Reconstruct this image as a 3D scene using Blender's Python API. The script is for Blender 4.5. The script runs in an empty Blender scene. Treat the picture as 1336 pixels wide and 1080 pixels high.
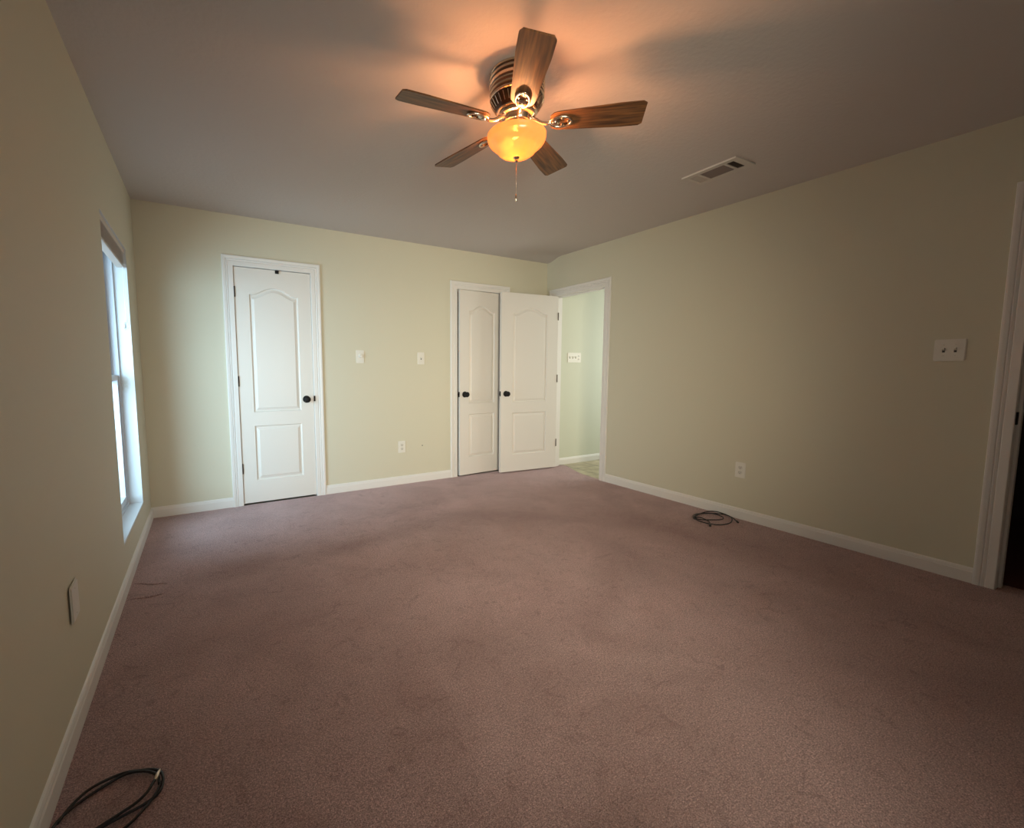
import bpy, bmesh, math, random
from mathutils import Vector, Matrix, noise
random.seed(7)
S = bpy.context.scene
COL = S.collection
PI = math.pi
# ---------------------------------------------------------------- camera
RW, RD, RH = 4.058, 5.08, 2.455          # room width, depth, height (metres)
cam_d = bpy.data.cameras.new('camera')
cam = bpy.data.objects.new('camera', cam_d); COL.objects.link(cam)
cam_d.sensor_fit = 'HORIZONTAL'; cam_d.sensor_width = 36.0
cam_d.lens = 578.76 / 1336 * 36.0
cam_d.shift_x = 0.04958; cam_d.shift_y = -0.0010
cam_d.clip_start = 0.02
cam.location = (0.4139, -4.2299, 1.1760)
cam.rotation_mode = 'XYZ'
cam.rotation_euler = (math.radians(90 - 5.469), 0, math.radians(-30.036))
S.camera = cam
# ---------------------------------------------------------------- colour management
S.view_settings.view_transform = 'Standard'
S.view_settings.look = 'None'
S.view_settings.gamma = 1.0
S.view_settings.use_curve_mapping = False
S.view_settings.exposure = 0.10
# ---------------------------------------------------------------- world and lights
wd = bpy.data.worlds.new('world'); S.world = wd; wd.use_nodes = True
bg = wd.node_tree.nodes['Background']
bg.inputs[0].default_value = (0.80, 0.88, 1.0, 1); bg.inputs[1].default_value = 0.6

def area(name, loc, target, sx, sy, power, color, spread=180):
    d = bpy.data.lights.new(name, 'AREA'); d.shape = 'RECTANGLE'; d.size = sx; d.size_y = sy
    d.energy = power; d.color = color; d.spread = math.radians(spread)
    o = bpy.data.objects.new(name, d); COL.objects.link(o); o.location = loc
    o.rotation_euler = (Vector(target) - Vector(loc)).to_track_quat('-Z', 'Y').to_euler()
    return o
# daylight outside the left window, outside the windows behind the camera, and outside the hall's end window
area('daylight_left_window', (-0.80, -1.25, 1.15), (0.9, 0.0, 0.80), 1.3, 1.5, 37, (0.55, 0.80, 1.0), 105)
area('daylight_rear_window', (0.95, -5.30, 1.25), (2.9, 0, 0.85), 1.0, 1.3, 33, (1.0, 0.86, 0.66), 70)
area('daylight_hall', (5.9, -1.1, 1.4), (4.15, -0.5, 1.2), 1.4, 1.8, 27, (1.0, 1.0, 0.90))
FAN = (1.655, -2.570)
ld = bpy.data.lights.new('fan_bulb_light', 'POINT'); ld.energy = 33; ld.color = (1.0, 0.42, 0.17); ld.shadow_soft_size = 0.034
lo = bpy.data.objects.new('fan_bulb_light', ld); COL.objects.link(lo); lo.location = (FAN[0] - .012, FAN[1] + .01, 2.182)

# ================================================================ helpers
def link(name, bm, mat, parent=None, smooth=False, loc=None):
    bmesh.ops.recalc_face_normals(bm, faces=bm.faces)
    me = bpy.data.meshes.new(name); bm.to_mesh(me); bm.free()
    if mat is not None: me.materials.append(mat)
    if smooth:
        for p in me.polygons: p.use_smooth = True
        if smooth is not True: me.set_sharp_from_angle(angle=math.radians(smooth))
    o = bpy.data.objects.new(name, me); COL.objects.link(o)
    if parent is not None: o.parent = parent
    if loc is not None: o.location = loc
    return o
def empty(name, loc, rz=0):
    o = bpy.data.objects.new(name, None); COL.objects.link(o); o.location = loc
    o.rotation_euler = (0, 0, rz); o.empty_display_size = .05
    return o
def tag(o, label, cat, group=None):
    o['label'] = label; o['category'] = cat
    if group: o['group'] = group
    return o
def struct(o, label=None):
    o['kind'] = 'structure'
    if label: o['label'] = label
    return o
def box(bm, x0, x1, y0, y1, z0, z1, bev=0):
    b2 = bmesh.new() if bev else bm
    vs = [b2.verts.new((x, y, z)) for x in (x0, x1) for y in (y0, y1) for z in (z0, z1)]
    for f in ((0,1,3,2),(4,6,7,5),(0,4,5,1),(2,3,7,6),(0,2,6,4),(1,5,7,3)): b2.faces.new([vs[i] for i in f])
    if bev:
        bmesh.ops.bevel(b2, geom=list(b2.edges), offset=bev, segments=2, profile=.7, affect='EDGES')
        merge(bm, b2)
def merge(bm, b2, mat=None):
    m = {}
    for v in b2.verts: m[v] = bm.verts.new(mat @ v.co if mat else v.co)
    for f in b2.faces:
        try: bm.faces.new([m[v] for v in f.verts])
        except ValueError: pass
    b2.free()
def lathe(bm, prof, n=40, mat=None, arc=None):
    """prof: (r, z) list round Z"""
    rings = []
    for r, z in prof:
        if r < 1e-6:
            p = Vector((0, 0, z)); rings.append([bm.verts.new(mat @ p if mat else p)])
        else:
            ring = []
            for i in range(n):
                a = 2 * PI * i / n; p = Vector((r * math.cos(a), r * math.sin(a), z))
                ring.append(bm.verts.new(mat @ p if mat else p))
            rings.append(ring)
    for A, B in zip(rings, rings[1:]):
        if len(A) == 1 and len(B) == 1: continue
        for i in range(n):
            j = (i + 1) % n
            if len(A) == 1: bm.faces.new((A[0], B[j], B[i]))
            elif len(B) == 1: bm.faces.new((A[i], A[j], B[0]))
            else: bm.faces.new((A[i], A[j], B[j], B[i]))
def smooth_path(pts, sub=6, closed=False):
    P = [Vector(p) for p in pts]; out = []; n = len(P)
    for i in range(n if closed else n - 1):
        if closed: a, b, c, d = P[(i-1) % n], P[i], P[(i+1) % n], P[(i+2) % n]
        else: a, b, c, d = P[max(i-1, 0)], P[i], P[i+1], P[min(i+2, n-1)]
        for k in range(sub):
            t = k / sub
            out.append(.5 * ((2*b) + (-a + c)*t + (2*a - 5*b + 4*c - d)*t*t + (-a + 3*b - 3*c + d)*t**3))
    if not closed: out.append(P[-1])
    return out
def tube(bm, path, r, n=10, cap=True):
    rings = []; up = Vector((0, 0, 1)); N = len(path)
    prev = None
    for i, p in enumerate(path):
        t = (path[min(i+1, N-1)] - path[max(i-1, 0)]).normalized()
        if prev is None:
            s = t.cross(up) if abs(t.z) < .95 else t.cross(Vector((1, 0, 0)))
        else: s = prev - t * prev.dot(t)
        s.normalize(); prev = s; u = s.cross(t)
        rr = r[i] if isinstance(r, (list, tuple)) else r
        rings.append([bm.verts.new(p + (s * math.cos(2*PI*k/n) + u * math.sin(2*PI*k/n)) * rr) for k in range(n)])
    for A, B in zip(rings, rings[1:]):
        for k in range(n): bm.faces.new((A[k], A[(k+1) % n], B[(k+1) % n], B[k]))
    if cap: bm.faces.new(rings[0][::-1]); bm.faces.new(rings[-1])

# ---------------------------------------------------------------- materials
def newmat(name):
    m = bpy.data.materials.new(name); m.use_nodes = True
    nt = m.node_tree; return m, nt, nt.nodes['Principled BSDF']
def simple(name, col, rough=.5, metal=0, bump=0, scale=80, spec=.5, vary=0):
    m, nt, p = newmat(name)
    p.inputs['Base Color'].default_value = (*col, 1); p.inputs['Roughness'].default_value = rough
    p.inputs['Metallic'].default_value = metal; p.inputs['Specular IOR Level'].default_value = spec
    if bump or vary:
        tc = nt.nodes.new('ShaderNodeTexCoord'); nz = nt.nodes.new('ShaderNodeTexNoise')
        nz.inputs['Scale'].default_value = scale; nz.inputs['Detail'].default_value = 5
        nt.links.new(tc.outputs['Object'], nz.inputs['Vector'])
        if bump:
            b = nt.nodes.new('ShaderNodeBump'); b.inputs['Strength'].default_value = bump; b.inputs['Distance'].default_value = .002
            nt.links.new(nz.outputs['Fac'], b.inputs['Height']); nt.links.new(b.outputs['Normal'], p.inputs['Normal'])
        if vary:
            mx = nt.nodes.new('ShaderNodeMix'); mx.data_type = 'RGBA'
            mx.inputs['A'].default_value = (*[c * (1 - vary) for c in col], 1); mx.inputs['B'].default_value = (*[min(1, c * (1 + vary)) for c in col], 1)
            nt.links.new(nz.outputs['Fac'], mx.inputs['Factor']); nt.links.new(mx.outputs['Result'], p.inputs['Base Color'])
    return m
M = {}
M['wall'] = simple('pale_green_wall_paint', (.668, .630, .500), .62, bump=.25, scale=120, spec=.35)
M['hall_wall'] = simple('hall_wall_paint', (.66, .67, .56), .6, bump=.2, scale=120, spec=.3)
M['ceiling'] = simple('ceiling_paint', (.60, .55, .525), .8, bump=.9, scale=42, spec=.2)
M['trim'] = simple('white_semi_gloss_trim', (.80, .77, .74), .42)
M['door'] = simple('white_door_paint', (.78, .74, .69), .42, bump=.12, scale=150)
M['reveal'] = simple('white_reveal_paint', (.74, .77, .79), .5)
M['black'] = simple('black_metal', (.010, .009, .009), .6, spec=.25)
M['bronze'] = simple('dark_hinge_metal', (.16, .13, .11), .4, metal=.8)
M['plate'] = simple('ivory_plastic', (.80, .77, .70), .32)
M['plate_in'] = simple('ivory_plastic_insert', (.70, .67, .60), .3)
M['slot'] = simple('dark_slot', (.05, .045, .04), .6)
M['rubber'] = simple('black_cable_jacket', (.012, .011, .014), .38)
M['brass'] = simple('connector_metal', (.75, .66, .55), .3, metal=.9)
M['vinyl'] = simple('white_vinyl_frame', (.70, .74, .80), .35)
M['blind'] = simple('cream_blind_slats', (.55, .47, .41), .5)
M['blind_rail'] = simple('cream_blind_rail', (.66, .58, .52), .45)
M['cord'] = simple('white_cord', (.85, .85, .82), .7)
M['register'] = simple('register_enamel', (.58, .53, .49), .45)
M['duct_shade_sheet'] = simple('painted_duct_shade', (.05, .035, .03), .8)
M['louver'] = simple('register_louver', (.20, .155, .135), .5)
M['nickel'] = simple('brushed_nickel', (.72, .60, .48), .24, metal=1, bump=.05, scale=200)
M['dark_band'] = simple('dark_bronze_band', (.10, .055, .035), .35, metal=.85)
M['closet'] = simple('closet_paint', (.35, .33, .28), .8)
M['dark_room'] = simple('side_room_painted_dark', (.10, .06, .055), .8)  # walls coloured near black to stand for the darkness of the unlit room
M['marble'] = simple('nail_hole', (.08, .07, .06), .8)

PATCH_DARK, PATCH_LIGHT = (.62, .54, .50), (1.30, 1.32, 1.36)
PAINTED_PATCHES = [(3.35, -2.30, 1.25, .38, -78, PATCH_DARK, 1.9), (2.35, -1.25, 1.0, .30, -35, PATCH_DARK, 1.2), (1.25, -1.35, .9, .16, 12, PATCH_DARK, 1.4), (.55, -1.35, .5, .18, 20, PATCH_DARK, 1.3),
        (1.75, -2.35, .9, .45, -60, PATCH_LIGHT, 1.1), (2.35, -2.95, .7, .35, -40, PATCH_LIGHT, 1.0), (2.1, -.95, .9, .22, 5, PATCH_LIGHT, 1.0), (1.35, -3.55, .6, .3, 30, PATCH_DARK, 1.4)]
def carpet():
    m, nt, p = newmat('dusty_rose_carpet'); N, L = nt.nodes, nt.links
    tc = N.new('ShaderNodeTexCoord')
    def nz(scale, det, rough=.55, dist=0):
        n = N.new('ShaderNodeTexNoise'); n.inputs['Scale'].default_value = scale; n.inputs['Detail'].default_value = det
        n.inputs['Roughness'].default_value = rough; n.inputs['Distortion'].default_value = dist
        L.new(tc.outputs['Object'], n.inputs['Vector']); return n
    def ramp(src, stops):
        r = N.new('ShaderNodeValToRGB'); r.color_ramp.elements[0].position = stops[0][0]; r.color_ramp.elements[0].color = stops[0][1]
        r.color_ramp.elements[1].position = stops[-1][0]; r.color_ramp.elements[1].color = stops[-1][1]
        for s in stops[1:-1]:
            e = r.color_ramp.elements.new(s[0]); e.color = s[1]
        L.new(src, r.inputs['Fac']); return r
    fine = nz(260, 3, .75); tuft = nz(120, 4, .7); patch = nz(1.7, 6, .62, .6); streak = nz(5, 5, .7, 1.2)
    base = ramp(fine.outputs['Fac'], [(.34, (.21, .108, .106, 1)), (.5, (.57, .36, .345, 1)), (.65, (.97, .75, .735, 1))])
    tr = ramp(tuft.outputs['Fac'], [(.38, (.62, .57, .56, 1)), (.58, (1.15, 1.15, 1.15, 1))])
    mu = N.new('ShaderNodeMix'); mu.data_type = 'RGBA'; mu.blend_type = 'MULTIPLY'; mu.inputs['Factor'].default_value = .8
    L.new(base.outputs['Color'], mu.inputs['A']); L.new(tr.outputs['Color'], mu.inputs['B'])
    pr = ramp(patch.outputs['Fac'], [(.32, (.74, .68, .66, 1)), (.5, (.95, .93, .92, 1)), (.66, (1.12, 1.13, 1.14, 1))])
    m2 = N.new('ShaderNodeMix'); m2.data_type = 'RGBA'; m2.blend_type = 'MULTIPLY'; m2.inputs['Factor'].default_value = .85
    L.new(mu.outputs['Result'], m2.inputs['A']); L.new(pr.outputs['Color'], m2.inputs['B'])
    sr = ramp(streak.outputs['Fac'], [(.30, (.82, .78, .76, 1)), (.45, (1, 1, 1, 1))])
    m3 = N.new('ShaderNodeMix'); m3.data_type = 'RGBA'; m3.blend_type = 'MULTIPLY'; m3.inputs['Factor'].default_value = .6
    L.new(m2.outputs['Result'], m3.inputs['A']); L.new(sr.outputs['Color'], m3.inputs['B'])
    crush = nz(11, 7, .72, 2.2)
    cr = ramp(crush.outputs['Fac'], [(.36, (.66, .60, .57, 1)), (.45, (1, 1, 1, 1)), (.57, (1, 1, 1, 1)), (.68, (1.14, 1.15, 1.17, 1))])
    m4 = N.new('ShaderNodeMix'); m4.data_type = 'RGBA'; m4.blend_type = 'MULTIPLY'; m4.inputs['Factor'].default_value = .75
    L.new(m3.outputs['Result'], m4.inputs['A']); L.new(cr.outputs['Color'], m4.inputs['B'])
    cur = m4.outputs['Result']
    # light and dark nap shading painted into the carpet colour as soft ellipses
    for (cx, cy, ax, ay, rot, col, amt) in PAINTED_PATCHES:
        mp = N.new('ShaderNodeMapping'); mp.vector_type = 'TEXTURE'
        mp.inputs['Location'].default_value = (cx, cy, 0); mp.inputs['Rotation'].default_value = (0, 0, math.radians(rot)); mp.inputs['Scale'].default_value = (ax, ay, 1)
        L.new(tc.outputs['Object'], mp.inputs['Vector'])
        g = N.new('ShaderNodeTexGradient'); g.gradient_type = 'SPHERICAL'; L.new(mp.outputs['Vector'], g.inputs['Vector'])
        q = N.new('ShaderNodeMath'); q.operation = 'MULTIPLY'; L.new(g.outputs['Fac'], q.inputs[0]); L.new(streak.outputs['Fac'], q.inputs[1])
        q2 = N.new('ShaderNodeMath'); q2.operation = 'MULTIPLY'; q2.use_clamp = True; L.new(q.outputs[0], q2.inputs[0]); q2.inputs[1].default_value = amt
        mm = N.new('ShaderNodeMix'); mm.data_type = 'RGBA'; mm.blend_type = 'MULTIPLY'; L.new(q2.outputs[0], mm.inputs['Factor'])
        L.new(cur, mm.inputs['A']); mm.inputs['B'].default_value = (*col, 1); cur = mm.outputs['Result']
    L.new(cur, p.inputs['Base Color'])
    p.inputs['Roughness'].default_value = .95; p.inputs['Specular IOR Level'].default_value = .1
    p.inputs['Sheen Weight'].default_value = .55; p.inputs['Sheen Roughness'].default_value = .5
    p.inputs['Sheen Tint'].default_value = (.95, .84, .88, 1)
    ad = N.new('ShaderNodeMath'); ad.operation = 'ADD'; L.new(fine.outputs['Fac'], ad.inputs[0]); L.new(tuft.outputs['Fac'], ad.inputs[1])
    b = N.new('ShaderNodeBump'); b.inputs['Strength'].default_value = .9; b.inputs['Distance'].default_value = .008
    L.new(ad.outputs[0], b.inputs['Height']); L.new(b.outputs['Normal'], p.inputs['Normal'])
    return m
M['carpet'] = carpet()

def tile():
    m, nt, p = newmat('hall_stone_tile'); N, L = nt.nodes, nt.links
    tc = N.new('ShaderNodeTexCoord'); mp = N.new('ShaderNodeMapping'); mp.inputs['Rotation'].default_value = (0, 0, .0)
    L.new(tc.outputs['Object'], mp.inputs['Vector'])
    br = N.new('ShaderNodeTexBrick'); br.offset = 0; br.inputs['Scale'].default_value = 1
    br.inputs['Brick Width'].default_value = .33; br.inputs['Row Height'].default_value = .33; br.inputs['Mortar Size'].default_value = .006
    br.inputs['Color1'].default_value = (.56, .50, .36, 1); br.inputs['Color2'].default_value = (.46, .40, .28, 1); br.inputs['Mortar'].default_value = (.20, .17, .12, 1)
    L.new(mp.outputs['Vector'], br.inputs['Vector'])
    nz = N.new('ShaderNodeTexNoise'); nz.inputs['Scale'].default_value = 9; nz.inputs['Detail'].default_value = 6; L.new(tc.outputs['Object'], nz.inputs['Vector'])
    r = N.new('ShaderNodeValToRGB'); r.color_ramp.elements[0].position = .35; r.color_ramp.elements[0].color = (.65, .6, .5, 1); r.color_ramp.elements[1].position = .65; r.color_ramp.elements[1].color = (1.1, 1.1, 1.05, 1)
    L.new(nz.outputs['Fac'], r.inputs['Fac'])
    mu = N.new('ShaderNodeMix'); mu.data_type = 'RGBA'; mu.blend_type = 'MULTIPLY'; mu.inputs['Factor'].default_value = .8
    L.new(br.outputs['Color'], mu.inputs['A']); L.new(r.outputs['Color'], mu.inputs['B']); L.new(mu.outputs['Result'], p.inputs['Base Color'])
    p.inputs['Roughness'].default_value = .35
    return m
M['tile'] = tile()

def wood():
    m, nt, p = newmat('dark_oak_blade'); N, L = nt.nodes, nt.links
    tc = N.new('ShaderNodeTexCoord'); mp = N.new('ShaderNodeMapping'); mp.inputs['Scale'].default_value = (6, 90, 20)
    L.new(tc.outputs['Object'], mp.inputs['Vector'])
    nz = N.new('ShaderNodeTexNoise'); nz.inputs['Scale'].default_value = 1; nz.inputs['Detail'].default_value = 5; L.new(mp.outputs['Vector'], nz.inputs['Vector'])
    r = N.new('ShaderNodeValToRGB'); r.color_ramp.elements[0].position = .35; r.color_ramp.elements[0].color = (.070, .030, .013, 1)
    r.color_ramp.elements[1].position = .68; r.color_ramp.elements[1].color = (.25, .108, .035, 1)
    L.new(nz.outputs['Fac'], r.inputs['Fac']); L.new(r.outputs['Color'], p.inputs['Base Color'])
    p.inputs['Roughness'].default_value = .45
    return m
M['wood'] = wood()

def bowlglass():
    m = bpy.data.materials.new('amber_frosted_glass'); m.use_nodes = True; nt = m.node_tree; N, L = nt.nodes, nt.links
    N.clear(); out = N.new('ShaderNodeOutputMaterial')
    tc = N.new('ShaderNodeTexCoord'); nz = N.new('ShaderNodeTexNoise'); nz.inputs['Scale'].default_value = 9; nz.inputs['Detail'].default_value = 4
    nz.inputs['Distortion'].default_value = 1.5; L.new(tc.outputs['Object'], nz.inputs['Vector'])
    r = N.new('ShaderNodeValToRGB'); r.color_ramp.elements[0].position = .3; r.color_ramp.elements[0].color = (.80, .40, .13, 1)
    r.color_ramp.elements[1].position = .7; r.color_ramp.elements[1].color = (.95, .55, .24, 1); L.new(nz.outputs['Fac'], r.inputs['Fac'])
    tr = N.new('ShaderNodeBsdfTranslucent'); df = N.new('ShaderNodeBsdfDiffuse'); gl = N.new('ShaderNodeBsdfGlossy'); em = N.new('ShaderNodeEmission')
    gl.inputs['Roughness'].default_value = .2
    tr.inputs['Color'].default_value = (.34, .17, .035, 1); df.inputs['Color'].default_value = (.55, .32, .14, 1); L.new(r.outputs['Color'], em.inputs['Color'])
    em.inputs['Strength'].default_value = .26
    a = N.new('ShaderNodeMixShader'); a.inputs[0].default_value = .5; L.new(tr.outputs[0], a.inputs[1]); L.new(df.outputs[0], a.inputs[2])
    b = N.new('ShaderNodeMixShader'); b.inputs[0].default_value = .07; L.new(a.outputs[0], b.inputs[1]); L.new(gl.outputs[0], b.inputs[2])
    tt = N.new('ShaderNodeBsdfTransparent'); tt.inputs['Color'].default_value = (1, .75, .45, 1); b2 = N.new('ShaderNodeMixShader'); b2.inputs[0].default_value = .14; L.new(b.outputs[0], b2.inputs[1]); L.new(tt.outputs[0], b2.inputs[2])
    c = N.new('ShaderNodeAddShader'); L.new(b2.outputs[0], c.inputs[0]); L.new(em.outputs[0], c.inputs[1]); L.new(c.outputs[0], out.inputs[0])
    return m
M['bowl'] = bowlglass()
def emis(name, col, s):
    m, nt, p = newmat(name); p.inputs['Base Color'].default_value = (*col, 1)
    p.inputs['Emission Color'].default_value = (*col, 1); p.inputs['Emission Strength'].default_value = s; return m
M['bulb'] = emis('glowing_bulb', (1.0, .66, .16), 18)
def pane():
    m = bpy.data.materials.new('window_glass'); m.use_nodes = True; nt = m.node_tree; N, L = nt.nodes, nt.links
    N.clear(); out = N.new('ShaderNodeOutputMaterial'); t = N.new('ShaderNodeBsdfTransparent'); g = N.new('ShaderNodeBsdfGlossy'); g.inputs['Roughness'].default_value = .02
    t.inputs['Color'].default_value = (.95, .98, .97, 1)
    x = N.new('ShaderNodeMixShader'); x.inputs[0].default_value = .06; L.new(t.outputs[0], x.inputs[1]); L.new(g.outputs[0], x.inputs[2]); L.new(x.outputs[0], out.inputs[0])
    return m
M['pane'] = pane()

# ================================================================ the shell
def wall_boxes(u0, u1, z0, z1, holes):
    """split a wall into rectangles round its holes (ua, ub, za, zb)"""
    us = sorted({u0, u1, *[h[0] for h in holes], *[h[1] for h in holes]}); out = []
    for a, b in zip(us, us[1:]):
        hs = sorted([h for h in holes if h[0] < b - 1e-6 and h[1] > a + 1e-6], key=lambda h: h[2]); z = z0
        for h in hs:
            if h[2] > z + 1e-6: out.append((a, b, z, h[2]))
            z = h[3]
        if z < z1 - 1e-6: out.append((a, b, z, z1))
    return out
D1 = (.665, 1.287)      # narrow closet door opening (x)
D2 = (2.807, 3.416)     # corner closet opening (x)
D3 = (-.908, -.142)    # hall doorway (y)
D4 = (-4.49, -3.687)    # near right doorway (y)
ZT = 2.045
WY = (-1.328, -.456); WZ = (.240, 1.985)
T = .12
TOP = RH + .14
bm = bmesh.new()
for a, b, c, d in wall_boxes(-.16, RW + T, -.1, TOP, [(*D1, -.1, ZT), (*D2, -.1, ZT)]): box(bm, a, b, 0, T, c, d)
struct(link('wall_back', bm, M['wall']), 'pale green back wall with the two closet doors')
bm = bmesh.new()
for a, b, c, d in wall_boxes(-RD, 0, -.1, TOP, [(*WY, *WZ)]): box(bm, -.16, 0, a, b, c, d)
struct(link('wall_left', bm, M['wall']), 'left wall with the tall narrow window')
bm = bmesh.new()
for a, b, c, d in wall_boxes(-RD, 0, -.1, TOP, [(*D3, -.1, ZT), (*D4, -.1, ZT)]): box(bm, RW, RW + T, a, b, c, d)
struct(link('wall_right', bm, M['wall']), 'right wall with the hall doorway at its far end')
bm = bmesh.new()
RWH = (.40, 1.55, .6, 1.9)
for a, b, c, d in wall_boxes(-.16, RW + T, -.1, TOP, [RWH]): box(bm, a, b, -RD - .14, -RD, c, d)
struct(link('wall_rear', bm, M['wall']), 'wall behind the camera with a window')
# carpet: one sheet with a ragged end in the hall doorway, slightly uneven
bm = bmesh.new()
outline = [(0, 0), (RW, 0), (RW, -.142), (4.25, -.142), (4.243, -.22), (4.205, -.32), (4.15, -.45), (4.105, -.59), (4.09, -.69), (4.084, -.80), (4.078, -.908), (RW, -.909),
           (RW, -3.69), (RW + T, -3.69), (RW + T, -4.49), (RW, -4.49), (RW, -RD), (0, -RD)]
tv = [bm.verts.new((x, y, 0)) for x, y in outline]; bv = [bm.verts.new((x, y, -.012)) for x, y in outline]
ft = bm.faces.new(tv[::-1]); n = len(tv)
for i in range(n): bm.faces.new((tv[i], tv[(i+1) % n], bv[(i+1) % n], bv[i]))
bmesh.ops.triangulate(bm, faces=[ft])
struct(link('floor', bm, M['carpet']), 'dusty rose cut-pile carpet')
bm = bmesh.new(); box(bm, RW + .0005, 5.95, -2.3, -.07, -.1, -.0125)
struct(link('floor_hall', bm, M['tile']), 'beige stone tile floor of the hall')
# two crushed ridges in the carpet beside the left wall
bm = bmesh.new()
def ridge(a, b, r):
    pts = [Vector((*a, 0)).lerp(Vector((*b, 0)), t / 10) for t in range(11)]
    pts = [p + Vector((0, .006 * math.sin(i * .9), 0)) for i, p in enumerate(pts)]
    tube(bm, pts, [r * math.sin(PI * (i + .3) / 10.6) + .0005 for i in range(11)], 8)
ridge((.024, -1.285), (.185, -1.376), .009); ridge((.03, -1.488), (.183, -1.504), .009)
for v in bm.verts: v.co.z = v.co.z * .8 if v.co.z > 0 else -.002
struct(link('floor_ridges', bm, M['carpet'], smooth=True), 'two crushed ridges in the carpet by the left wall')
# ceiling: plaster that rises a little just in front of the far right corner, as in the photo
bm = bmesh.new()
def ceil_z(x, y):
    f = max(0, min(1, (-y - .02) / .22)); f = f * f * (3 - 2 * f)
    g = max(0, 1 - (-y - .25) / 3.4) if -y > .25 else 1
    h = max(0, 1 - (RW - x) / .9); h = h * h * (3 - 2 * h)
    return RH + .042 * f * g * h
xs = [-.16, 0] + [RW * i / 40 for i in range(1, 40)] + [RW, RW + T]
ys = [T] + [0 - .04 * i for i in range(0, 12)] + [-.5 - (RD - .5) * i / 36 for i in range(0, 37)] + [-RD - .14]
grid = [[bm.verts.new((x, y, ceil_z(x, y))) for x in xs] for y in ys]
for i in range(len(ys) - 1):
    for j in range(len(xs) - 1): bm.faces.new((grid[i][j], grid[i][j+1], grid[i+1][j+1], grid[i+1][j]))
vt = [bm.verts.new((x, y, TOP + .05)) for x, y in ((-.16, T), (RW + T, T), (RW + T, -RD - .14), (-.16, -RD - .14))]
bm.faces.new(vt)
o = link('ceiling', bm, M['ceiling'], smooth=True); struct(o, 'textured plaster ceiling')
# hall beyond the doorway
bm = bmesh.new(); box(bm, RW + T, 5.95, -.07, .0, -.1, 2.6)
struct(link('wall_hall', bm, M['hall_wall']), 'pale green hall wall seen through the doorway')
bm = bmesh.new(); box(bm, RW + T, 5.95, -2.42, -2.3, -.1, 2.6)
for a, b, c, d in wall_boxes(-2.3, -.07, -.1, 2.6, [(-1.85, -.35, .35, 2.2)]): box(bm, 5.75, 5.87, a, b, c, d)
struct(link('wall_hall_end', bm, M['hall_wall']))
bm = bmesh.new(); box(bm, RW + T, 5.95, -2.42, 0, 2.45, 2.6)
struct(link('ceiling_hall', bm, M['ceiling']))
# unlit side room behind the near right doorway
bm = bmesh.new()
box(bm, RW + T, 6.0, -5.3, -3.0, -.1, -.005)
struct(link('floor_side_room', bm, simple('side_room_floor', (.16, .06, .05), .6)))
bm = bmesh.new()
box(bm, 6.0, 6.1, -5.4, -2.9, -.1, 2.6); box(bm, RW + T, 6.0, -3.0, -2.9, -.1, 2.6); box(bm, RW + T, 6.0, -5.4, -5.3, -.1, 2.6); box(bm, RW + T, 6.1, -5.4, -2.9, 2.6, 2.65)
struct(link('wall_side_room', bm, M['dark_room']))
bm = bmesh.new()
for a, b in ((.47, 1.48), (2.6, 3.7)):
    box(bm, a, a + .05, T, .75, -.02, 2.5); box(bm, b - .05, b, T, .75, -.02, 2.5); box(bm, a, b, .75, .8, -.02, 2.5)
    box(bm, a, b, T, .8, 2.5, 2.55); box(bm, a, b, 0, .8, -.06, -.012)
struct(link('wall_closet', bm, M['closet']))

# ================================================================ trim
CAS = [(.0, 0), (.0, .009), (.003, .012), (.034, .013), (.038, .0095), (.042, .013), (.049, .015), (.053, .011), (.057, .016), (.072, .018), (.080, .017), (.083, .012), (.083, 0)]
def casing(name, axis, base, sgn, u0, u1, zt, label, legs=(True, True)):
    """profiled door casing swept up, over and down; axis 'x' = on the back wall, 'y' = on the right wall"""
    bm = bmesh.new()
    def P(u, z, h): return Vector((u, base + sgn * h, z)) if axis == 'x' else Vector((base + sgn * h, u, z))
    rows = [[bm.verts.new(P(u0 - d, 0, h)) for d, h in CAS], [bm.verts.new(P(u0 - d, zt + d, h)) for d, h in CAS],
            [bm.verts.new(P(u1 + d, zt + d, h)) for d, h in CAS], [bm.verts.new(P(u1 + d, 0, h)) for d, h in CAS]]
    for A, B in zip(rows, rows[1:]):
        for i in range(len(CAS) - 1): bm.faces.new((A[i], A[i+1], B[i+1], B[i]))
    for r in (rows[0], rows[-1]): bm.faces.new(r)
    return struct(link(name, bm, M['trim']), label)
def jamb(name, axis, u0, u1, w0, w1, zt, stop, label):
    """lining boards of an opening with a door stop"""
    bm = bmesh.new(); t = .012; s = .011
    def B(a, b, c, d, e, f):
        if axis == 'x': box(bm, a, b, c, d, e, f)
        else: box(bm, c, d, a, b, e, f)
    B(u0 - .001, u0 + t, w0, w1, 0, zt); B(u1 - t, u1 + .001, w0, w1, 0, zt); B(u0 + t, u1 - t, w0, w1, zt - t, zt + .001)
    a, b = stop
    B(u0 + t, u0 + t + s, a, b, 0, zt - t); B(u1 - t - s, u1 - t, a, b, 0, zt - t); B(u0 + t + s, u1 - t - s, a, b, zt - t - s, zt - t)
    return struct(link(name, bm, M['trim']), label)
casing('trim_1', 'x', 0, -1, D1[0], D1[1], ZT, 'white fluted casing round the left closet door')
casing('trim_2', 'x', 0, -1, D2[0], D2[1], ZT, 'white casing round the corner closet door')
casing('trim_3', 'y', RW, -1, D3[0], D3[1], ZT, 'white casing round the hall doorway')
casing('trim_4', 'y', RW, -1, D4[0], D4[1], ZT, 'white casing round the near right doorway')
jamb('trim_5', 'x', D1[0] - .011, D1[1] + .011, 0.0, T, ZT + .011, (.042, .08), 'jamb of the left closet door')
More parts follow.
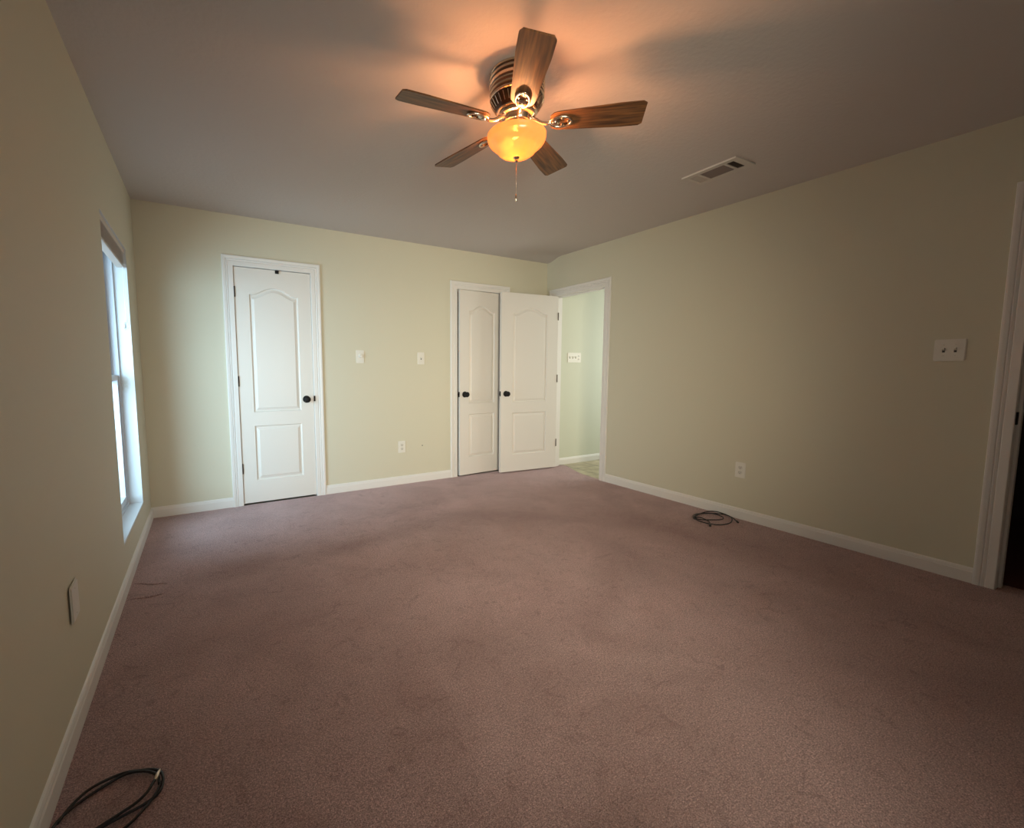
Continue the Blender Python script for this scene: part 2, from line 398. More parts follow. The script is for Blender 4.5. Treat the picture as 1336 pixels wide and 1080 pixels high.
jamb('trim_6', 'x', D2[0] - .011, D2[1] + .011, 0.0, T, ZT + .011, (.042, .08), 'jamb of the corner closet door')
jamb('trim_7', 'y', D3[0] - .011, D3[1] + .011, RW, RW + T, ZT + .011, (RW + .045, RW + .085), 'jamb of the hall doorway')
jamb('trim_8', 'y', D4[0] - .011, D4[1] + .011, RW, RW + T, ZT + .011, (RW + .045, RW + .085), 'jamb of the near right doorway')
BAS = [(0, 0), (.012, 0), (.013, .004), (.013, .062), (.010, .068), (.010, .073), (.006, .082), (0, .086)]
def baseboard(name, runs, label):
    bm = bmesh.new()
    for a, b, nrm in runs:
        a, b, nrm = Vector(a), Vector(b), Vector(nrm)
        A = [bm.verts.new(Vector((*(a + nrm * d), z))) for d, z in BAS]; B = [bm.verts.new(Vector((*(b + nrm * d), z))) for d, z in BAS]
        for i in range(len(BAS) - 1): bm.faces.new((A[i], A[i+1], B[i+1], B[i]))
        bm.faces.new(A); bm.faces.new(B)
    return struct(link(name, bm, M['trim']), label)
baseboard('baseboard_back', [((.0, 0), (D1[0] - .083, 0), (0, -1)), ((D1[1] + .083, 0), (D2[0] - .083, 0), (0, -1)), ((D2[1] + .083, 0), (RW - .013, 0), (0, -1))], 'white baseboard along the back wall')
baseboard('baseboard_left', [((0, -RD), (0, -.013), (1, 0))], 'white baseboard along the left wall')
baseboard('baseboard_right', [((RW, D4[1] + .083), (RW, D3[0] - .083), (-1, 0)), ((RW, D3[1] + .083), (RW, -.013), (-1, 0)), ((RW, -RD), (RW, D4[0] - .083), (-1, 0))], 'white baseboard along the right wall')
baseboard('baseboard_rear', [((.013, -RD), (RW - .013, -RD), (0, 1))], 'white baseboard behind the camera')
o = baseboard('baseboard_hall', [((RW + T, -.07), (5.75, -.07), (0, -1))], 'white baseboard along the hall wall')
o.location.z = -.012

# ================================================================ doors
def panel_outline(x0, x1, z0, z1, arch):
    pts = [(x0, z0), (x1, z0)]
    if arch <= 0: return pts + [(x1, z1), (x0, z1)]
    n = 28; sh = .02
    pts.append((x1, z1))
    for i in range(n + 1):
        t = 1 - 2 * i / n; x = (x0 + x1) / 2 + t * ((x1 - x0) / 2 - sh)
        pts.append((x, z1 + arch * (.5 + .5 * math.cos(PI * abs(t) ** 1.22))))
    pts.append((x0, z1)); return pts
def inset(poly, d):
    n = len(poly); out = []
    for i in range(n):
        a, b, c = Vector(poly[i-1]), Vector(poly[i]), Vector(poly[(i+1) % n])
        e1 = (b - a).normalized(); e2 = (c - b).normalized(); n1 = Vector((-e1.y, e1.x)); n2 = Vector((-e2.y, e2.x))
        m = (n1 + n2).normalized(); out.append(b + m * (d / max(.4, m.dot(n1))))
    return out
RING = [(0, 0), (.003, .006), (.009, .0115), (.015, .0115), (.031, .0055), (.036, .0022), (.040, .0018)]
def door_slab_bm(w, h, t, margin):
    bm = bmesh.new()
    polys = [panel_outline(margin, w - margin, .195, .68, 0), panel_outline(margin, w - margin, .80, 1.808, .062)]
    for y, s in ((0, 1), (t, -1)):
        rect = [bm.verts.new((x, y, z)) for x, z in ((0, 0), (w, 0), (w, h), (0, h))]
        edges = [bm.edges.new((rect[i], rect[(i+1) % 4])) for i in range(4)]
        for poly in polys:
            prev = None
            for d, dep in RING:
                loop = [bm.verts.new((p[0], y + s * dep, p[1])) for p in inset(poly, d)]; n = len(loop)
                if prev is None: edges += [bm.edges.new((loop[i], loop[(i+1) % n])) for i in range(n)]
                else:
                    for i in range(n): bm.faces.new((prev[i], prev[(i+1) % n], loop[(i+1) % n], loop[i]))
                prev = loop
            bm.faces.new(prev)
        bmesh.ops.triangle_fill(bm, use_beauty=True, edges=edges)
        if s == 1: front = rect
        else: back = rect
    for i in range(4):
        j = (i + 1) % 4; bm.faces.new((front[i], front[j], back[j], back[i]))
    return bm
def knob_bm(side=-1):
    bm = bmesh.new()
    prof = [(0, 0), (.032, 0), (.033, .003), (.031, .007), (.024, .009), (.012, .012), (.010, .022), (.012, .030), (.021, .036), (.0275, .045), (.0285, .052), (.025, .060), (.015, .065), (0, .0665)]
    lathe(bm, prof, 32, Matrix.Rotation(PI/2 * (1 if side < 0 else -1), 4, 'X')); return bm
def make_door(name, hinge, rz, w, margin, knob_x, hinge_x, latch_x, label, hinge_mat, hz=(1.82, 1.07, .31)):
    """local frame: x from the hinge-free corner, front face at y=0 looking to -y"""
    t = .035; z0 = .014; h = ZT - .006 - z0
    o = link(name, door_slab_bm(w, h, t, margin), M['door']); o.location = (*hinge, z0); o.rotation_euler = (0, 0, rz)
    struct(o, label)
    k = link('door_knob', knob_bm(-1), M['black'], o, smooth=40, loc=(knob_x, 0, .900)); k['label'] = 'round matte black door knob'
    k2 = link('door_knob', knob_bm(1), M['black'], o, smooth=40, loc=(knob_x, t, .900)); k2['label'] = 'round matte black door knob on the far side'
    for z in hz:
        bm = bmesh.new(); sg = 1 if hinge_x > w / 2 else -1
        hr = .0075 if hinge_mat is M['black'] else .0045
        lathe(bm, [(0, 0), (hr * .7, 0), (hr, .003), (hr, .087), (hr * .7, .09), (0, .09)], 12, Matrix.Translation((hinge_x, -.004, z - .045)))
        box(bm, min(hinge_x, hinge_x - sg * .006), max(hinge_x, hinge_x - sg * .006), -.004, .001, z - .043, z + .043)
        link('hinge', bm, hinge_mat, o, smooth=40)
    bm = bmesh.new(); e = .0015 if latch_x > w / 2 else -.0015
    box(bm, min(latch_x, latch_x + e), max(latch_x, latch_x + e), .005, .030, .872, .928)
    box(bm, min(latch_x, latch_x + 5 * e), max(latch_x, latch_x + 5 * e), .011, .024, .890, .910)
    link('latch', bm, M['black'], o)
    return o
d = make_door('door_1', (D1[0] + .0035, .001), 0, D1[1] - D1[0] - .007, .110, D1[1] - D1[0] - .007 - .064, -.002, D1[1] - D1[0] - .007, 'closed white two-panel arch-top door between the window and the light switches', M['black'])
bm = bmesh.new(); box(bm, D1[1] - D1[0] - .008, D1[1] - D1[0] + .006, -.017, -.0005, .880, .930, .003)
st = link('strike_lip', bm, M['black'], d); st['label'] = 'black strike lip beside the knob'
bm = bmesh.new(); box(bm, .322, .352, -.012, .002, 1.998, 2.026, .003); box(bm, .331, .343, -.018, -.01, 2.003, 2.016, .003)
c = link('door_catch', bm, M['black'], d); c['label'] = 'small black catch at the top of the door'
a2 = math.radians(3.6); w2 = .589; hx, hy = D2[1] - .004, .004
# hinged on its right: the free corner swings into the room
d = make_door('door_2', (hx - w2 * math.cos(a2), hy - w2 * math.sin(a2)), a2, w2, .118, .062, w2 + .001, 0.0, 'white closet door standing slightly ajar in the corner', M['bronze'])
a3 = math.radians(-5.6); w3 = .762; hx, hy = RW - .004, -.212
d = make_door('door_3', (hx - w3 * math.cos(a3), hy - w3 * math.sin(a3)), a3, w3, .150, .062, w3 + .0015, 0.0, 'white hall door swung open against the corner closet', M['bronze'], (1.793, 1.068, .299))
# strikes
bm = bmesh.new(); box(bm, RW + .012, RW + .04, D3[0] + .0005, D3[0] + .004, .90, .957, .0006)
o = link('strike_plate', bm, M['bronze']); tag(o, 'small dark strike plate on the jamb of the hall doorway', 'strike plate')
bm = bmesh.new(); box(bm, RW - .004, RW + .028, D4[1] - .006, D4[1] - .0005, .895, .96, .0012)
o = link('strike_plate', bm, M['black']); tag(o, 'black strike plate on the near right doorway jamb', 'strike plate')

# ================================================================ left window
y0, y1 = WY; z0, z1 = WZ
win = struct(empty('window_1', (0, 0, 0)), 'tall narrow window in the left wall')
bm = bmesh.new(); xi, xo = -.078, -.16
box(bm, xi, -.0005, y1 - .002, y1, z0, z1); box(bm, xi, -.0005, y0, y0 + .002, z0, z1); box(bm, xi, -.0005, y0 + .002, y1 - .002, z1 - .002, z1)
o = link('reveal', bm, M['reveal'], win)
# water stain on the far reveal
nt = M['reveal'].node_tree; N, L = nt.nodes, nt.links; p = N['Principled BSDF']
geo = N.new('ShaderNodeNewGeometry'); mp = N.new('ShaderNodeMapping'); mp.inputs['Location'].default_value = (.055 * 28, 0, -1.085 * 15); mp.inputs['Scale'].default_value = (28, 0, 15)
L.new(geo.outputs['Position'], mp.inputs['Vector']); gr = N.new('ShaderNodeTexGradient'); gr.gradient_type = 'SPHERICAL'; L.new(mp.outputs['Vector'], gr.inputs['Vector'])
nz = N.new('ShaderNodeTexNoise'); nz.inputs['Scale'].default_value = 60; L.new(geo.outputs['Position'], nz.inputs['Vector'])
mm = N.new('ShaderNodeMath'); mm.operation = 'MULTIPLY'; L.new(gr.outputs['Fac'], mm.inputs[0]); L.new(nz.outputs['Fac'], mm.inputs[1])
mx = N.new('ShaderNodeMix'); mx.data_type = 'RGBA'; mx.inputs['A'].default_value = (.74, .77, .79, 1); mx.inputs['B'].default_value = (.42, .33, .14, 1)
L.new(mm.outputs[0], mx.inputs['Factor']); L.new(mx.outputs['Result'], p.inputs['Base Color'])
bm = bmesh.new(); box(bm, xi, .001, y0 + .002, y1 - .002, z0, z0 + .012, .002)
link('window_sill', bm, M['reveal'], win)
bm = bmesh.new()
def frame(bm, x0, x1, ya, yb, za, zb, w, wb=None):
    wb = wb or w
    box(bm, x0, x1, ya, ya + w, za, zb); box(bm, x0, x1, yb - w, yb, za, zb); box(bm, x0, x1, ya + w, yb - w, za, za + wb); box(bm, x0, x1, ya + w, yb - w, zb - w, zb)
zb = z0 + .012
frame(bm, -.158, xi, y0 + .002, y1 - .002, zb, z1 - .002, .016)
frame(bm, -.158, -.150, y0 + .018, y1 - .018, zb + .016, z1 - .018, .012)
link('window_frame', bm, M['vinyl'], win)
bm = bmesh.new(); frame(bm, -.147, -.120, y0 + .02, y1 - .02, 1.10, z1 - .02, .034, .04)
us = link('window_sash', bm, M['vinyl'], win); us['label'] = 'upper sash'
bm = bmesh.new(); box(bm, -.135, -.132, y0 + .054, y1 - .054, 1.14, z1 - .054); link('pane', bm, M['pane'], us)
bm = bmesh.new(); frame(bm, -.116, -.088, y0 + .02, y1 - .02, zb + .018, 1.145, .034, .045)
box(bm, -.088, -.080, -.96, -.80, 1.122, 1.140, .002)
ls = link('window_sash', bm, M['vinyl'], win); ls['label'] = 'lower sash'
bm = bmesh.new(); box(bm, -.103, -.100, y0 + .054, y1 - .054, zb + .063, 1.10); link('pane', bm, M['pane'], ls)
# raised blind
bl = tag(empty('window_blind', (-.035, (y0 + y1) / 2, z1 - .05)), 'cream mini blind pulled up to the top of the left window', 'blind')
hw = (y1 - y0) / 2 - .008
bm = bmesh.new(); box(bm, -.024, .026, -hw, hw, .014, .046, .004); link('head_rail', bm, M['blind_rail'], bl)
bm = bmesh.new()
for k in range(17):
    zz = .008 - k * .0042; rng = random.Random(k); prev = None
    for j in range(13):
        yy = -hw + .006 + (2 * hw - .012) * j / 12
        sag = -.004 * (k / 17) * math.sin(j * 1.7 + k * .2) + rng.uniform(-.0006, .0006)
        row = [Vector((-.021, yy, zz + sag)), Vector((0, yy, zz + sag + .0025)), Vector((.021, yy, zz + sag))]
        cur = [bm.verts.new(v) for v in row]
        if prev:
            for q in range(2): bm.faces.new((prev[q], prev[q+1], cur[q+1], cur[q]))
        prev = cur
sl = link('slat_stack', bm, M['blind'], bl); md = sl.modifiers.new('s', 'SOLIDIFY'); md.thickness = .0012
sl['label'] = 'bunched blind slats'
bm = bmesh.new(); box(bm, -.02, .022, -hw + .005, hw - .005, -.078, -.064, .004); link('bottom_rail', bm, M['blind_rail'], bl)
bm = bmesh.new()
tube(bm, smooth_path([(.024, hw - .05, .014), (.026, hw - .03, -.10), (.022, hw - .02, -.25), (.02, hw - .015, -.36), (.022, hw - .018, -.47)], 6), .0016, 8)
tube(bm, smooth_path([(.020, hw - .06, .014), (.018, hw - .04, -.12), (.015, hw - .03, -.30), (.016, hw - .02, -.44)], 6), .0014, 8)
link('lift_cord', bm, M['cord'], bl, smooth=True)
cl = tag(empty('cord_cleat', (-.035, y1 - .003, 1.475)), 'small white cord cleat screwed to the window reveal', 'cleat')
bm = bmesh.new(); box(bm, -.005, .005, -.006, .0005, -.014, .014, .002)
link('cleat_base', bm, M['cord'], cl)
bm = bmesh.new()
tube(bm, smooth_path([(-.002, -.005, .008), (0, -.013, .016), (.002, -.013, .030)], 5), .0022, 8); tube(bm, smooth_path([(-.002, -.005, -.008), (0, -.013, -.016), (.002, -.013, -.030)], 5), .0022, 8)
link('cleat_horn', bm, M['cord'], cl, smooth=True)
# rear and hall windows (behind the camera / round the hall's corner)
def plain_window(name, axis, base, u0, u1, za, zb, label):
    w = struct(empty(name, (0, 0, 0)), label); bm = bmesh.new(); t = .05
    def B(a, b, c, d):
        if axis == 'x': box(bm, a, b, base - .03, base + .03, c, d)
        else: box(bm, base - .03, base + .03, a, b, c, d)
    B(u0, u0 + t, za, zb); B(u1 - t, u1, za, zb); B(u0 + t, u1 - t, za, za + t); B(u0 + t, u1 - t, zb - t, zb); B(u0 + t, u1 - t, (za + zb) / 2 - .02, (za + zb) / 2 + .02)
    link('window_frame', bm, M['vinyl'], w); bm = bmesh.new()
    if axis == 'x': box(bm, u0 + t, u1 - t, base - .002, base + .002, za + t, zb - t)
    else: box(bm, base - .002, base + .002, u0 + t, u1 - t, za + t, zb - t)
    link('pane', bm, M['pane'], w)
plain_window('window_2', 'x', -RD - .09, .40, 1.55, .6, 1.9, 'window behind the camera')
plain_window('window_3', 'y', 5.82, -1.85, -.35, .35, 2.2, 'window at the end of the hall')

# ================================================================ wall plates
def plate_thing(name, loc, rz, w, h, label, cat, group=None):
    """local frame: plate lies against the wall at y=0 and faces -y"""
    t = tag(empty(name, loc, rz), label, cat, group)
    bm = bmesh.new(); b2 = bmesh.new(); box(b2, -w/2, w/2, -.006, 0, -h/2, h/2)
    bmesh.ops.bevel(b2, geom=[e for e in b2.edges if min(v.co.y for v in e.verts) < -.005], offset=.0035, segments=2, affect='EDGES'); merge(bm, b2)
    link('cover_plate', bm, M['plate'], t); return t
def screw(t, x, z):
    bm = bmesh.new(); lathe(bm, [(0, 0), (.0035, 0), (.003, .0012), (0, .0016)], 12, Matrix.Translation((x, -.0055, z)) @ Matrix.Rotation(PI/2, 4, 'X'))
    link('screw', bm, M['plate_in'], t, smooth=30)
def toggle(t, x):
    bm = bmesh.new(); box(bm, x - .0055, x + .0055, -.0064, -.005, -.0125, .0125); f = link('toggle_slot', bm, M['slot'], t)
    b2 = bmesh.new(); box(b2, -.0042, .0042, -.016, 0, -.0045, .0045, .001); bm = bmesh.new()
    merge(bm, b2, Matrix.Translation((x, -.004, .002)) @ Matrix.Rotation(math.radians(-24), 4, 'X')); link('toggle_lever', bm, M['plate'], t)
    screw(t, x, .030); screw(t, x, -.030)
def receptacle(t, z, x=0):
    bm = bmesh.new(); b2 = bmesh.new()
    lathe(b2, [(0, 0), (.0165, 0), (.0155, .0022), (0, .0022)], 28, Matrix.Translation((x, -.0055, z)) @ Matrix.Rotation(PI/2, 4, 'X'))
    for v in b2.verts: v.co.z = max(min(v.co.z, z + .0135), z - .0135)
    merge(bm, b2); f = link('receptacle', bm, M['plate_in'], t)
    bm = bmesh.new()
    for sx, hh in ((-.0062, .0042), (.0062, .0034)): box(bm, x + sx - .0012, x + sx + .0012, -.0082, -.0074, z - hh + .003, z + hh + .003)
    lathe(bm, [(0, 0), (.0026, 0), (.0026, .0008), (0, .0008)], 12, Matrix.Translation((x, -.0074, z - .0075)) @ Matrix.Rotation(PI/2, 4, 'X'))
    link('slots', bm, M['slot'], f)
def outlet(loc, rz, label):
    t = plate_thing('wall_outlet', loc, rz, .078, .122, label, 'outlet'); receptacle(t, .020); receptacle(t, -.020); screw(t, 0, 0); return t
# rotary dimmer and toggle on the back wall
t = plate_thing('dimmer_switch', (1.729, -.0003, 1.309), 0, .078, .124, 'ivory dimmer plate with round knob, beside the left closet door', 'light switch')
bm = bmesh.new(); lathe(bm, [(0, 0), (.019, 0), (.0185, .004), (.0165, .014), (.0145, .016), (0, .016)], 28, Matrix.Translation((.004, -.0055, .006)) @ Matrix.Rotation(PI/2, 4, 'X'))
link('dimmer_knob', bm, M['plate'], t, smooth=40); screw(t, 0, .042); screw(t, 0, -.042)
t = plate_thing('light_switch', (2.375, -.0003, 1.301), 0, .078, .124, 'single ivory toggle switch nearer the corner closet on the back wall', 'light switch'); toggle(t, 0)
outlet((2.150, -.0003, .391), 0, 'ivory outlet low on the back wall between the closet doors')
outlet((RW - .0003, -2.346, .392), PI/2 * -1, 'ivory outlet low on the right wall above the black cable')
t = plate_thing('light_switch', (RW - .0003, -3.425, 1.290), -PI/2, .126, .122, 'double toggle switch on the right wall beside the near doorway', 'light switch'); toggle(t, -.023); toggle(t, .023)
t = plate_thing('light_switch', (4.460, -.0703, 1.337), 0, .228, .120, 'wide white four-gang switch plate on the hall wall', 'light switch')
for x in (-.075, -.027, .021): toggle(t, x)
receptacle(t, .019, .072); receptacle(t, -.019, .072)
t = plate_thing('cover_plate', (.0035, -2.366, .415), PI/2 + math.radians(1.8), .098, .122, 'blank plate low on the left wall in front of the window', 'wall plate'); t.name = 'blank_wall_plate'
screw(t, 0, .042); screw(t, 0, -.042)
bm = bmesh.new(); lathe(bm, [(0, 0), (.006, 0), (.0045, .0015), (.0015, .001), (0, .0005)], 12, Matrix.Translation((2.383, 0, .386)) @ Matrix.Rotation(PI/2, 4, 'X'))
o = link('wall_anchor', bm, M['marble'], smooth=30); tag(o, 'tiny dark wall anchor hole right of the back wall outlet', 'wall anchor')

# ================================================================ ceiling register
vc = (3.340, -2.464)
vt = tag(empty('ceiling_vent', (vc[0], vc[1], ceil_z(*vc) - .0003)), 'long metal air register in the ceiling near the right wall', 'vent')
vt.rotation_euler = (0, 0, math.radians(-1.0))
hx, hy = .105, .176
bm = bmesh.new()
secs = [(-.138, -.094), (-.078, .080), (.096, .150)]   # along y: far-from-lens end first
ox = .062
# face plate with three openings
yb = sorted([-hy, hy] + [v for s in secs for v in s])
box(bm, -hx, -ox, -hy, hy, -.008, 0); box(bm, ox, hx, -hy, hy, -.008, 0)
for a, b in ((-hy, secs[0][0]), (secs[0][1], secs[1][0]), (secs[1][1], secs[2][0]), (secs[2][1], hy)): box(bm, -ox, ox, a, b, -.008, 0)
fr = link('frame', bm, M['register'], vt)
bm = bmesh.new(); box(bm, -hx - .002, -hx + .002, -hy, hy, -.012, -.004); link('lip', bm, M['trim'], vt)
bm = bmesh.new(); box(bm, -ox, ox, secs[0][0], secs[2][1], -.0012, -.0002); link('duct_shade_sheet', bm, M['duct_shade_sheet'], vt)  # thin dark sheet, its colour stands for the shade inside the duct opening
def louvers(y0_, y1_, n, ang, mat, along='x'):
    bm = bmesh.new()
    for k in range(n):
        b2 = bmesh.new()
        if along == 'x':
            y = y0_ + (y1_ - y0_) * (k + .5) / n; box(b2, -ox, ox, -.0035, .0035, -.0004, .0004); mt = Matrix.Translation((0, y, -.0048)) @ Matrix.Rotation(ang, 4, 'X')
        else:
            x = -ox + 2 * ox * (k + .5) / n; box(b2, -.0035, .0035, y0_, y1_, -.0004, .0004); mt = Matrix.Translation((x, 0, -.0048)) @ Matrix.Rotation(ang, 4, 'Y')
        merge(bm, b2, mt)
    return link('louver', bm, mat, vt)
louvers(*secs[0], 7, math.radians(50), M['louver'])
louvers(*secs[1], 12, math.radians(48), M['louver'], 'y')
o = louvers(*secs[2], 8, math.radians(-35), M['register']); o['label'] = 'pale end louvers'
o = None

# ================================================================ ceiling fan
FX, FY = FAN
fan = tag(empty('ceiling_fan', (FX, FY, RH)), 'five-blade wooden ceiling fan with lit amber glass bowl', 'ceiling fan')
def fz(z): return z - RH
Hn, Hd = [], []
prof = [(0, 2.458), (.104, 2.458), (.109, 2.455)]
bm = bmesh.new(); lathe(bm, [(r, fz(z)) for r, z in [(.0, 2.4575), (.100, 2.4575), (.112, 2.453), (.116, 2.445), (.116, 2.352), (.113, 2.343), (.104, 2.330), (.094, 2.312), (.084, 2.300), (.06, 2.298), (0, 2.298)]], 56)
link('motor_housing', bm, M['dark_band'], fan, smooth=35)
bm = bmesh.new()
for zc, w, rr in ((2.449, .006, .1185), (2.431, .006, .1185), (2.409, .0075, .1185), (2.390, .0045, .1185), (2.372, .005, .1185), (2.352, .006, .118)):
    lathe(bm, [(rr - .004, fz(zc + w)), (rr, fz(zc + w * .7)), (rr + .0015, fz(zc)), (rr, fz(zc - w * .7)), (rr - .004, fz(zc - w))], 56)
link('housing_band', bm, M['nickel'], fan, smooth=35)['label'] = 'bright metal bands round the dark motor housing'
bm = bmesh.new()
for k in range(32):
    a = 2 * PI * k / 32; b2 = bmesh.new(); box(b2, -.0035, .0035, -.0022, .0022, -.017, .017, .001)
    merge(bm, b2, Matrix.Rotation(a, 4, 'Z') @ Matrix.Translation((.1045, 0, fz(2.325))) @ Matrix.Rotation(math.radians(33), 4, 'Y'))
link('cooling_fin', bm, M['nickel'], fan)['label'] = 'ring of vertical cooling fins under the housing'
bm = bmesh.new(); lathe(bm, [(r, fz(z)) for r, z in [(0, 2.302), (.086, 2.302), (.090, 2.298), (.088, 2.293), (.076, 2.291), (.074, 2.286), (.080, 2.283), (.079, 2.277), (.066, 2.273), (.060, 2.262), (.064, 2.258), (.062, 2.252), (.048, 2.248), (.044, 2.236), (0, 2.236)]], 48)
link('flywheel', bm, M['nickel'], fan, smooth=35)
# light kit: fitter, three arms to the bowl rim, socket and bulb
bm = bmesh.new(); lathe(bm, [(r, fz(z)) for r, z in [(0, 2.238), (.046, 2.238), (.052, 2.232), (.050, 2.224), (.034, 2.218), (.022, 2.212), (.018, 2.190), (0, 2.190)]], 36)
for k in range(3):
    a = math.radians(30 + 120 * k); b2 = bmesh.new()
    tube(b2, smooth_path([(.045, 0, fz(2.228)), (.075, 0, fz(2.224)), (.105, 0, fz(2.216)), (.121, 0, fz(2.204))], 5), .0035, 8); merge(bm, b2, Matrix.Rotation(a, 4, 'Z'))
link('light_fitter', bm, M['nickel'], fan, smooth=40)
bm = bmesh.new()
BO = [(.1265, 2.207), (.1290, 2.204), (.1290, 2.199), (.1270, 2.196), (.1275, 2.188), (.124, 2.178), (.117, 2.168), (.107, 2.159), (.097, 2.152), (.088, 2.143), (.081, 2.134), (.071, 2.126), (.056, 2.119), (.038, 2.1145), (.020, 2.112), (0, 2.111)]
BI = [(max(0, r - .0035), z + .0035) for r, z in BO[::-1]]
BI[-1] = (.1245, 2.207)
lathe(bm, [(r, fz(z)) for r, z in BO + BI + [BO[0]]], 64)
bmesh.ops.remove_doubles(bm, verts=bm.verts, dist=1e-5)
bo = link('glass_bowl', bm, M['bowl'], fan, smooth=True); bo['label'] = 'amber frosted glass bowl, lit from inside'
bm = bmesh.new(); lathe(bm, [(r, fz(z)) for r, z in [(0, 2.197), (.010, 2.197), (.013, 2.190), (.020, 2.178), (.022, 2.167), (.019, 2.157), (.010, 2.150), (0, 2.1485)]], 20)
bu = link('bulb', bm, M['bulb'], fan, smooth=True); bu.location = (-.03, .02, 0); bu.visible_shadow = True
bm = bmesh.new(); lathe(bm, [(r, fz(z)) for r, z in [(0, 2.117), (.010, 2.117), (.014, 2.112), (.010, 2.107), (.006, 2.103), (.008, 2.098), (.004, 2.092), (0, 2.090)]], 20)
link('finial', bm, M['nickel'], fan, smooth=40)
bm = bmesh.new(); tube(bm, [Vector((0, 0, fz(2.092))), Vector((.001, 0, fz(2.02))), Vector((.001, .001, fz(1.955)))], .0011, 8)
for k in range(40): lathe(bm, [(0, 0), (.0016, .0012), (0, .0024)], 6, Matrix.Translation((.0007, 0, fz(2.072 - k * .003))))
pc = link('pull_chain', bm, M['nickel'], fan, smooth=True)
bm = bmesh.new(); lathe(bm, [(r, z) for r, z in [(0, fz(1.957)), (.0035, fz(1.953)), (.0045, fz(1.940)), (.003, fz(1.925)), (0, fz(1.922))]], 12)
link('pull_knob', bm, M['nickel'], pc, smooth=True)
# blades
PITCH = math.radians(-13)
def blade_bm():
    bm = bmesh.new(); r0, r1 = .145, .532; half = lambda s: .048 + .016 * min(1, s * 1.35)
    n = 26; top, bot = [], []
    prof = []
    L_ = r1 - r0
    for i in range(n + 1):
        s = i / n; x = r0 + L_ * s; h = half(s)
        if s < .10: h *= math.sqrt(max(0.02, 1 - (1 - s / .10) ** 2)) * .45 + .55
        if s > .955: h *= math.sqrt(max(.0, 1 - ((s - .955) / .045) ** 2 * .30))
        prof.append((x, h))
    t = .003
    rows = []
    for x, h in prof: rows.append([bm.verts.new((x, y, z)) for y, z in ((-h, -t), (-h + .002, t), (h - .002, t), (h, -t))])
    for A, B in zip(rows, rows[1:]):
        for q in range(4): bm.faces.new((A[q], A[(q+1) % 4], B[(q+1) % 4], B[q]))
    bm.faces.new(rows[0]); bm.faces.new(rows[-1])
    return bm
def iron_bm():
    """cast bracket: curved arm from the flywheel, then an open oval loop with a medallion under the blade"""
    bm = bmesh.new()
    p = smooth_path([(.058, 0, .020), (.080, 0, .012), (.104, 0, -.004), (.128, 0, -.010), (.146, 0, -.010)], 5)
    tube(bm, p, [.010 - .0035 * i / len(p) for i in range(len(p))], 10)
    loop = [Vector((.188 + .046 * math.cos(a), .028 * math.sin(a), -.0075)) for a in [2 * PI * i / 28 for i in range(28)]]
    b2 = bmesh.new(); tube(b2, loop + [loop[0]], .0052, 10, cap=False); merge(bm, b2)
    lathe(bm, [(0, -.003), (.021, -.003), (.023, -.007), (.019, -.011), (.012, -.0125), (.010, -.016), (0, -.0175)], 24, Matrix.Translation((.163, 0, 0)))
    for x, y in ((.222, 0), (.196, .018), (.196, -.018)): lathe(bm, [(0, -.003), (.0065, -.003), (.007, -.008), (.004, -.011), (0, -.0115)], 14, Matrix.Translation((x, y, 0)))
    return bm
bl0 = None
for k, az in enumerate((173.5, 100, 29, -39.5, -119.5)):
    if bl0 is None:
        b = link('blade', blade_bm(), M['wood'], fan, smooth=30); ir = link('blade_bracket', iron_bm(), M['nickel'], b, smooth=40); bl0 = (b, ir)
    else:
        b = bl0[0].copy(); COL.objects.link(b); b.parent = fan; ir = bl0[1].copy(); COL.objects.link(ir); ir.parent = b
    b.location = (0, 0, fz(2.252)); b.rotation_mode = 'QUATERNION'
    b.rotation_quaternion = (Matrix.Rotation(math.radians(az), 3, 'Z') @ Matrix.Rotation(PITCH, 3, 'X')).to_quaternion()

# ================================================================ cables
def zs(pts, base, amp, ph): return [(x, y, base + amp * (.5 + .5 * math.sin(i * 1.1 + ph))) for i, (x, y) in enumerate(pts)]
R = .0038
ca = tag(empty('coaxial_cable', (3.85, -2.27, 0)), 'black cable coiled on the carpet against the right wall', 'cable')
def loc(pts, o): return [(x - o[0], y - o[1], z) for x, y, z in pts]
A = [(3.741,-2.176),(3.80,-2.158),(3.871,-2.152),(3.95,-2.170),(3.985,-2.21),(3.967,-2.275),(3.919,-2.311),(3.861,-2.317),(3.803,-2.283),(3.754,-2.239),(3.742,-2.20)]
B = [(3.728,-2.184),(3.79,-2.145),(3.872,-2.137),(3.969,-2.180),(4.013,-2.244),(4.004,-2.313),(3.938,-2.369),(3.854,-2.396),(3.767,-2.375),(3.711,-2.32),(3.69,-2.255),(3.710,-2.205)]
Cc = [(3.740,-2.190),(3.80,-2.160),(3.905,-2.148),(3.975,-2.165),(4.020,-2.200),(4.034,-2.254),(4.020,-2.324),(3.965,-2.385),(3.945,-2.403)]
Dd = [(3.745,-2.185),(3.768,-2.215),(3.777,-2.24),(3.771,-2.278),(3.735,-2.312),(3.685,-2.344)]
bm = bmesh.new()
tube(bm, smooth_path(loc(zs(A + A[:1], .006, .006, 0), (3.85, -2.27)), 6), R)
tube(bm, smooth_path(loc(zs(B + B[:1], .006, .010, 2), (3.85, -2.27)), 6), R)
tube(bm, smooth_path(loc(zs(Cc, .005, .014, 4), (3.85, -2.27)), 6), R)
tube(bm, smooth_path(loc(zs(Dd, .007, .009, 1), (3.85, -2.27)), 6), R)
link('cable_jacket', bm, M['rubber'], ca, smooth=True)
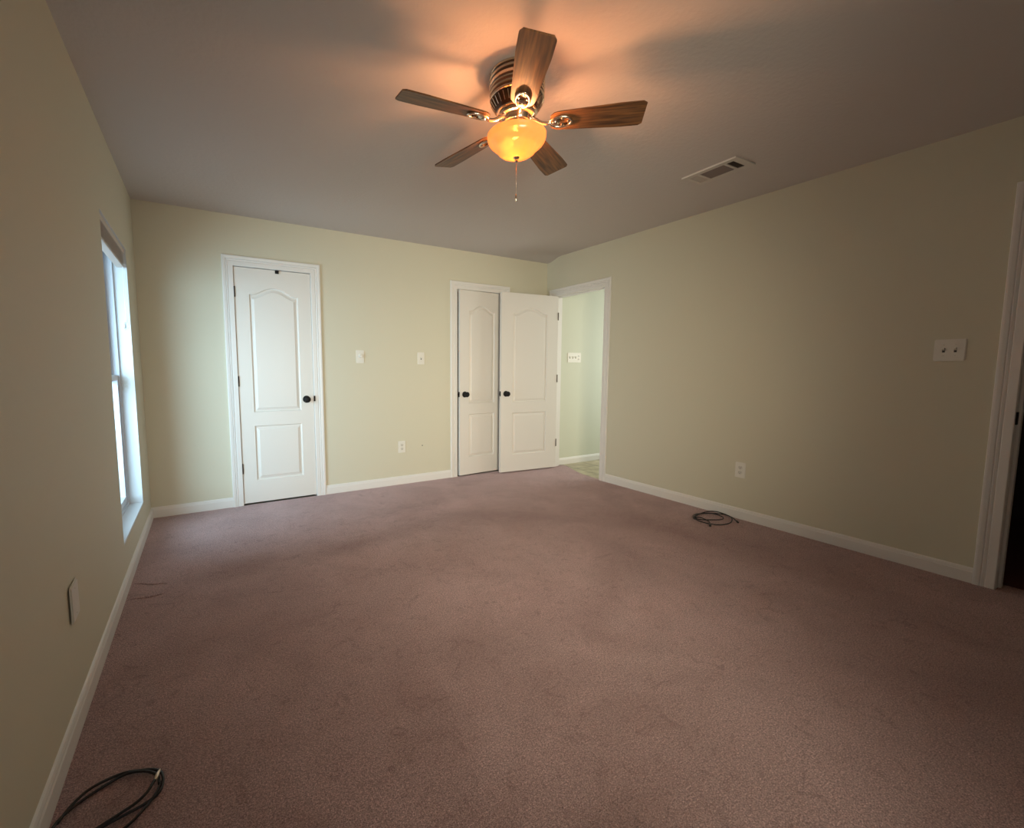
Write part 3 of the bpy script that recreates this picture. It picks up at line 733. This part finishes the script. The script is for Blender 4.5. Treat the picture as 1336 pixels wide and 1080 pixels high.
def plug(parent, p0, p1, mat, r=.0065, name='connector'):
    bm = bmesh.new(); a, b = Vector(p0), Vector(p1); d = b - a; q = d.to_track_quat('Z', 'Y').to_matrix().to_4x4(); l = d.length
    lathe(bm, [(0, 0), (r * .7, 0), (r, l * .15), (r, l * .6), (r * .8, l * .66), (r * .8, l * .9), (r * .3, l * .95), (r * .2, l * 1.15), (0, l * 1.15)], 14, Matrix.Translation(a) @ q)
    return link(name, bm, mat, parent, smooth=30)
plug(ca, (.097, -.131, .0075), (.080, -.152, .0075), M['rubber']); plug(ca, (-.161, -.072, .0085), (-.184, -.087, .0085), M['rubber'], .0085)
bm = bmesh.new(); lathe(bm, [(.010, -.009), (.012, -.004), (.012, .004), (.010, .009), (.007, .009), (.007, -.009), (.010, -.009)], 16, Matrix.Translation((-.118, .076, .0125)) @ Matrix.Rotation(math.radians(62), 4, 'Z') @ Matrix.Rotation(PI/2, 4, 'Y'))
link('cable_tie', bm, M['rubber'], ca, smooth=40)
cb = tag(empty('coaxial_cable', (.145, -2.80, 0)), 'black cable coiled on the carpet at the lower left by the baseboard', 'cable')
L1 = [(.030,-2.806),(.048,-2.768),(.077,-2.732),(.111,-2.714),(.155,-2.707),(.193,-2.720),(.232,-2.742),(.253,-2.771),(.258,-2.808),(.247,-2.837),(.218,-2.851),(.185,-2.861),(.154,-2.871),(.124,-2.881),(.095,-2.893),(.064,-2.902),(.040,-2.887),(.024,-2.857),(.022,-2.831),(.031,-2.800),(.054,-2.770),(.087,-2.744),(.123,-2.727),(.160,-2.719),(.195,-2.730),(.224,-2.748),(.243,-2.770),(.249,-2.80)]
L2 = [(.238,-2.790),(.234,-2.798),(.222,-2.823),(.199,-2.843),(.171,-2.856),(.141,-2.870),(.110,-2.884),(.08,-2.896)]
L3 = [(.254,-2.795),(.246,-2.822),(.233,-2.847),(.221,-2.865),(.203,-2.888),(.183,-2.904),(.15,-2.918),(.11,-2.922)]
bm = bmesh.new()
for P_, b_, a_, ph in ((L1, .006, .006, 0), (L2, .012, .003, 1), (L3, .005, .003, 3)):
    tube(bm, smooth_path(loc(zs(P_, b_, a_, ph), (.145, -2.80)), 6), R)
link('cable_jacket', bm, M['rubber'], cb, smooth=True)
plug(cb, (.093, .010, .014), (.102, .040, .016), M['brass'], .0055)['label'] = 'bare metal connector end'
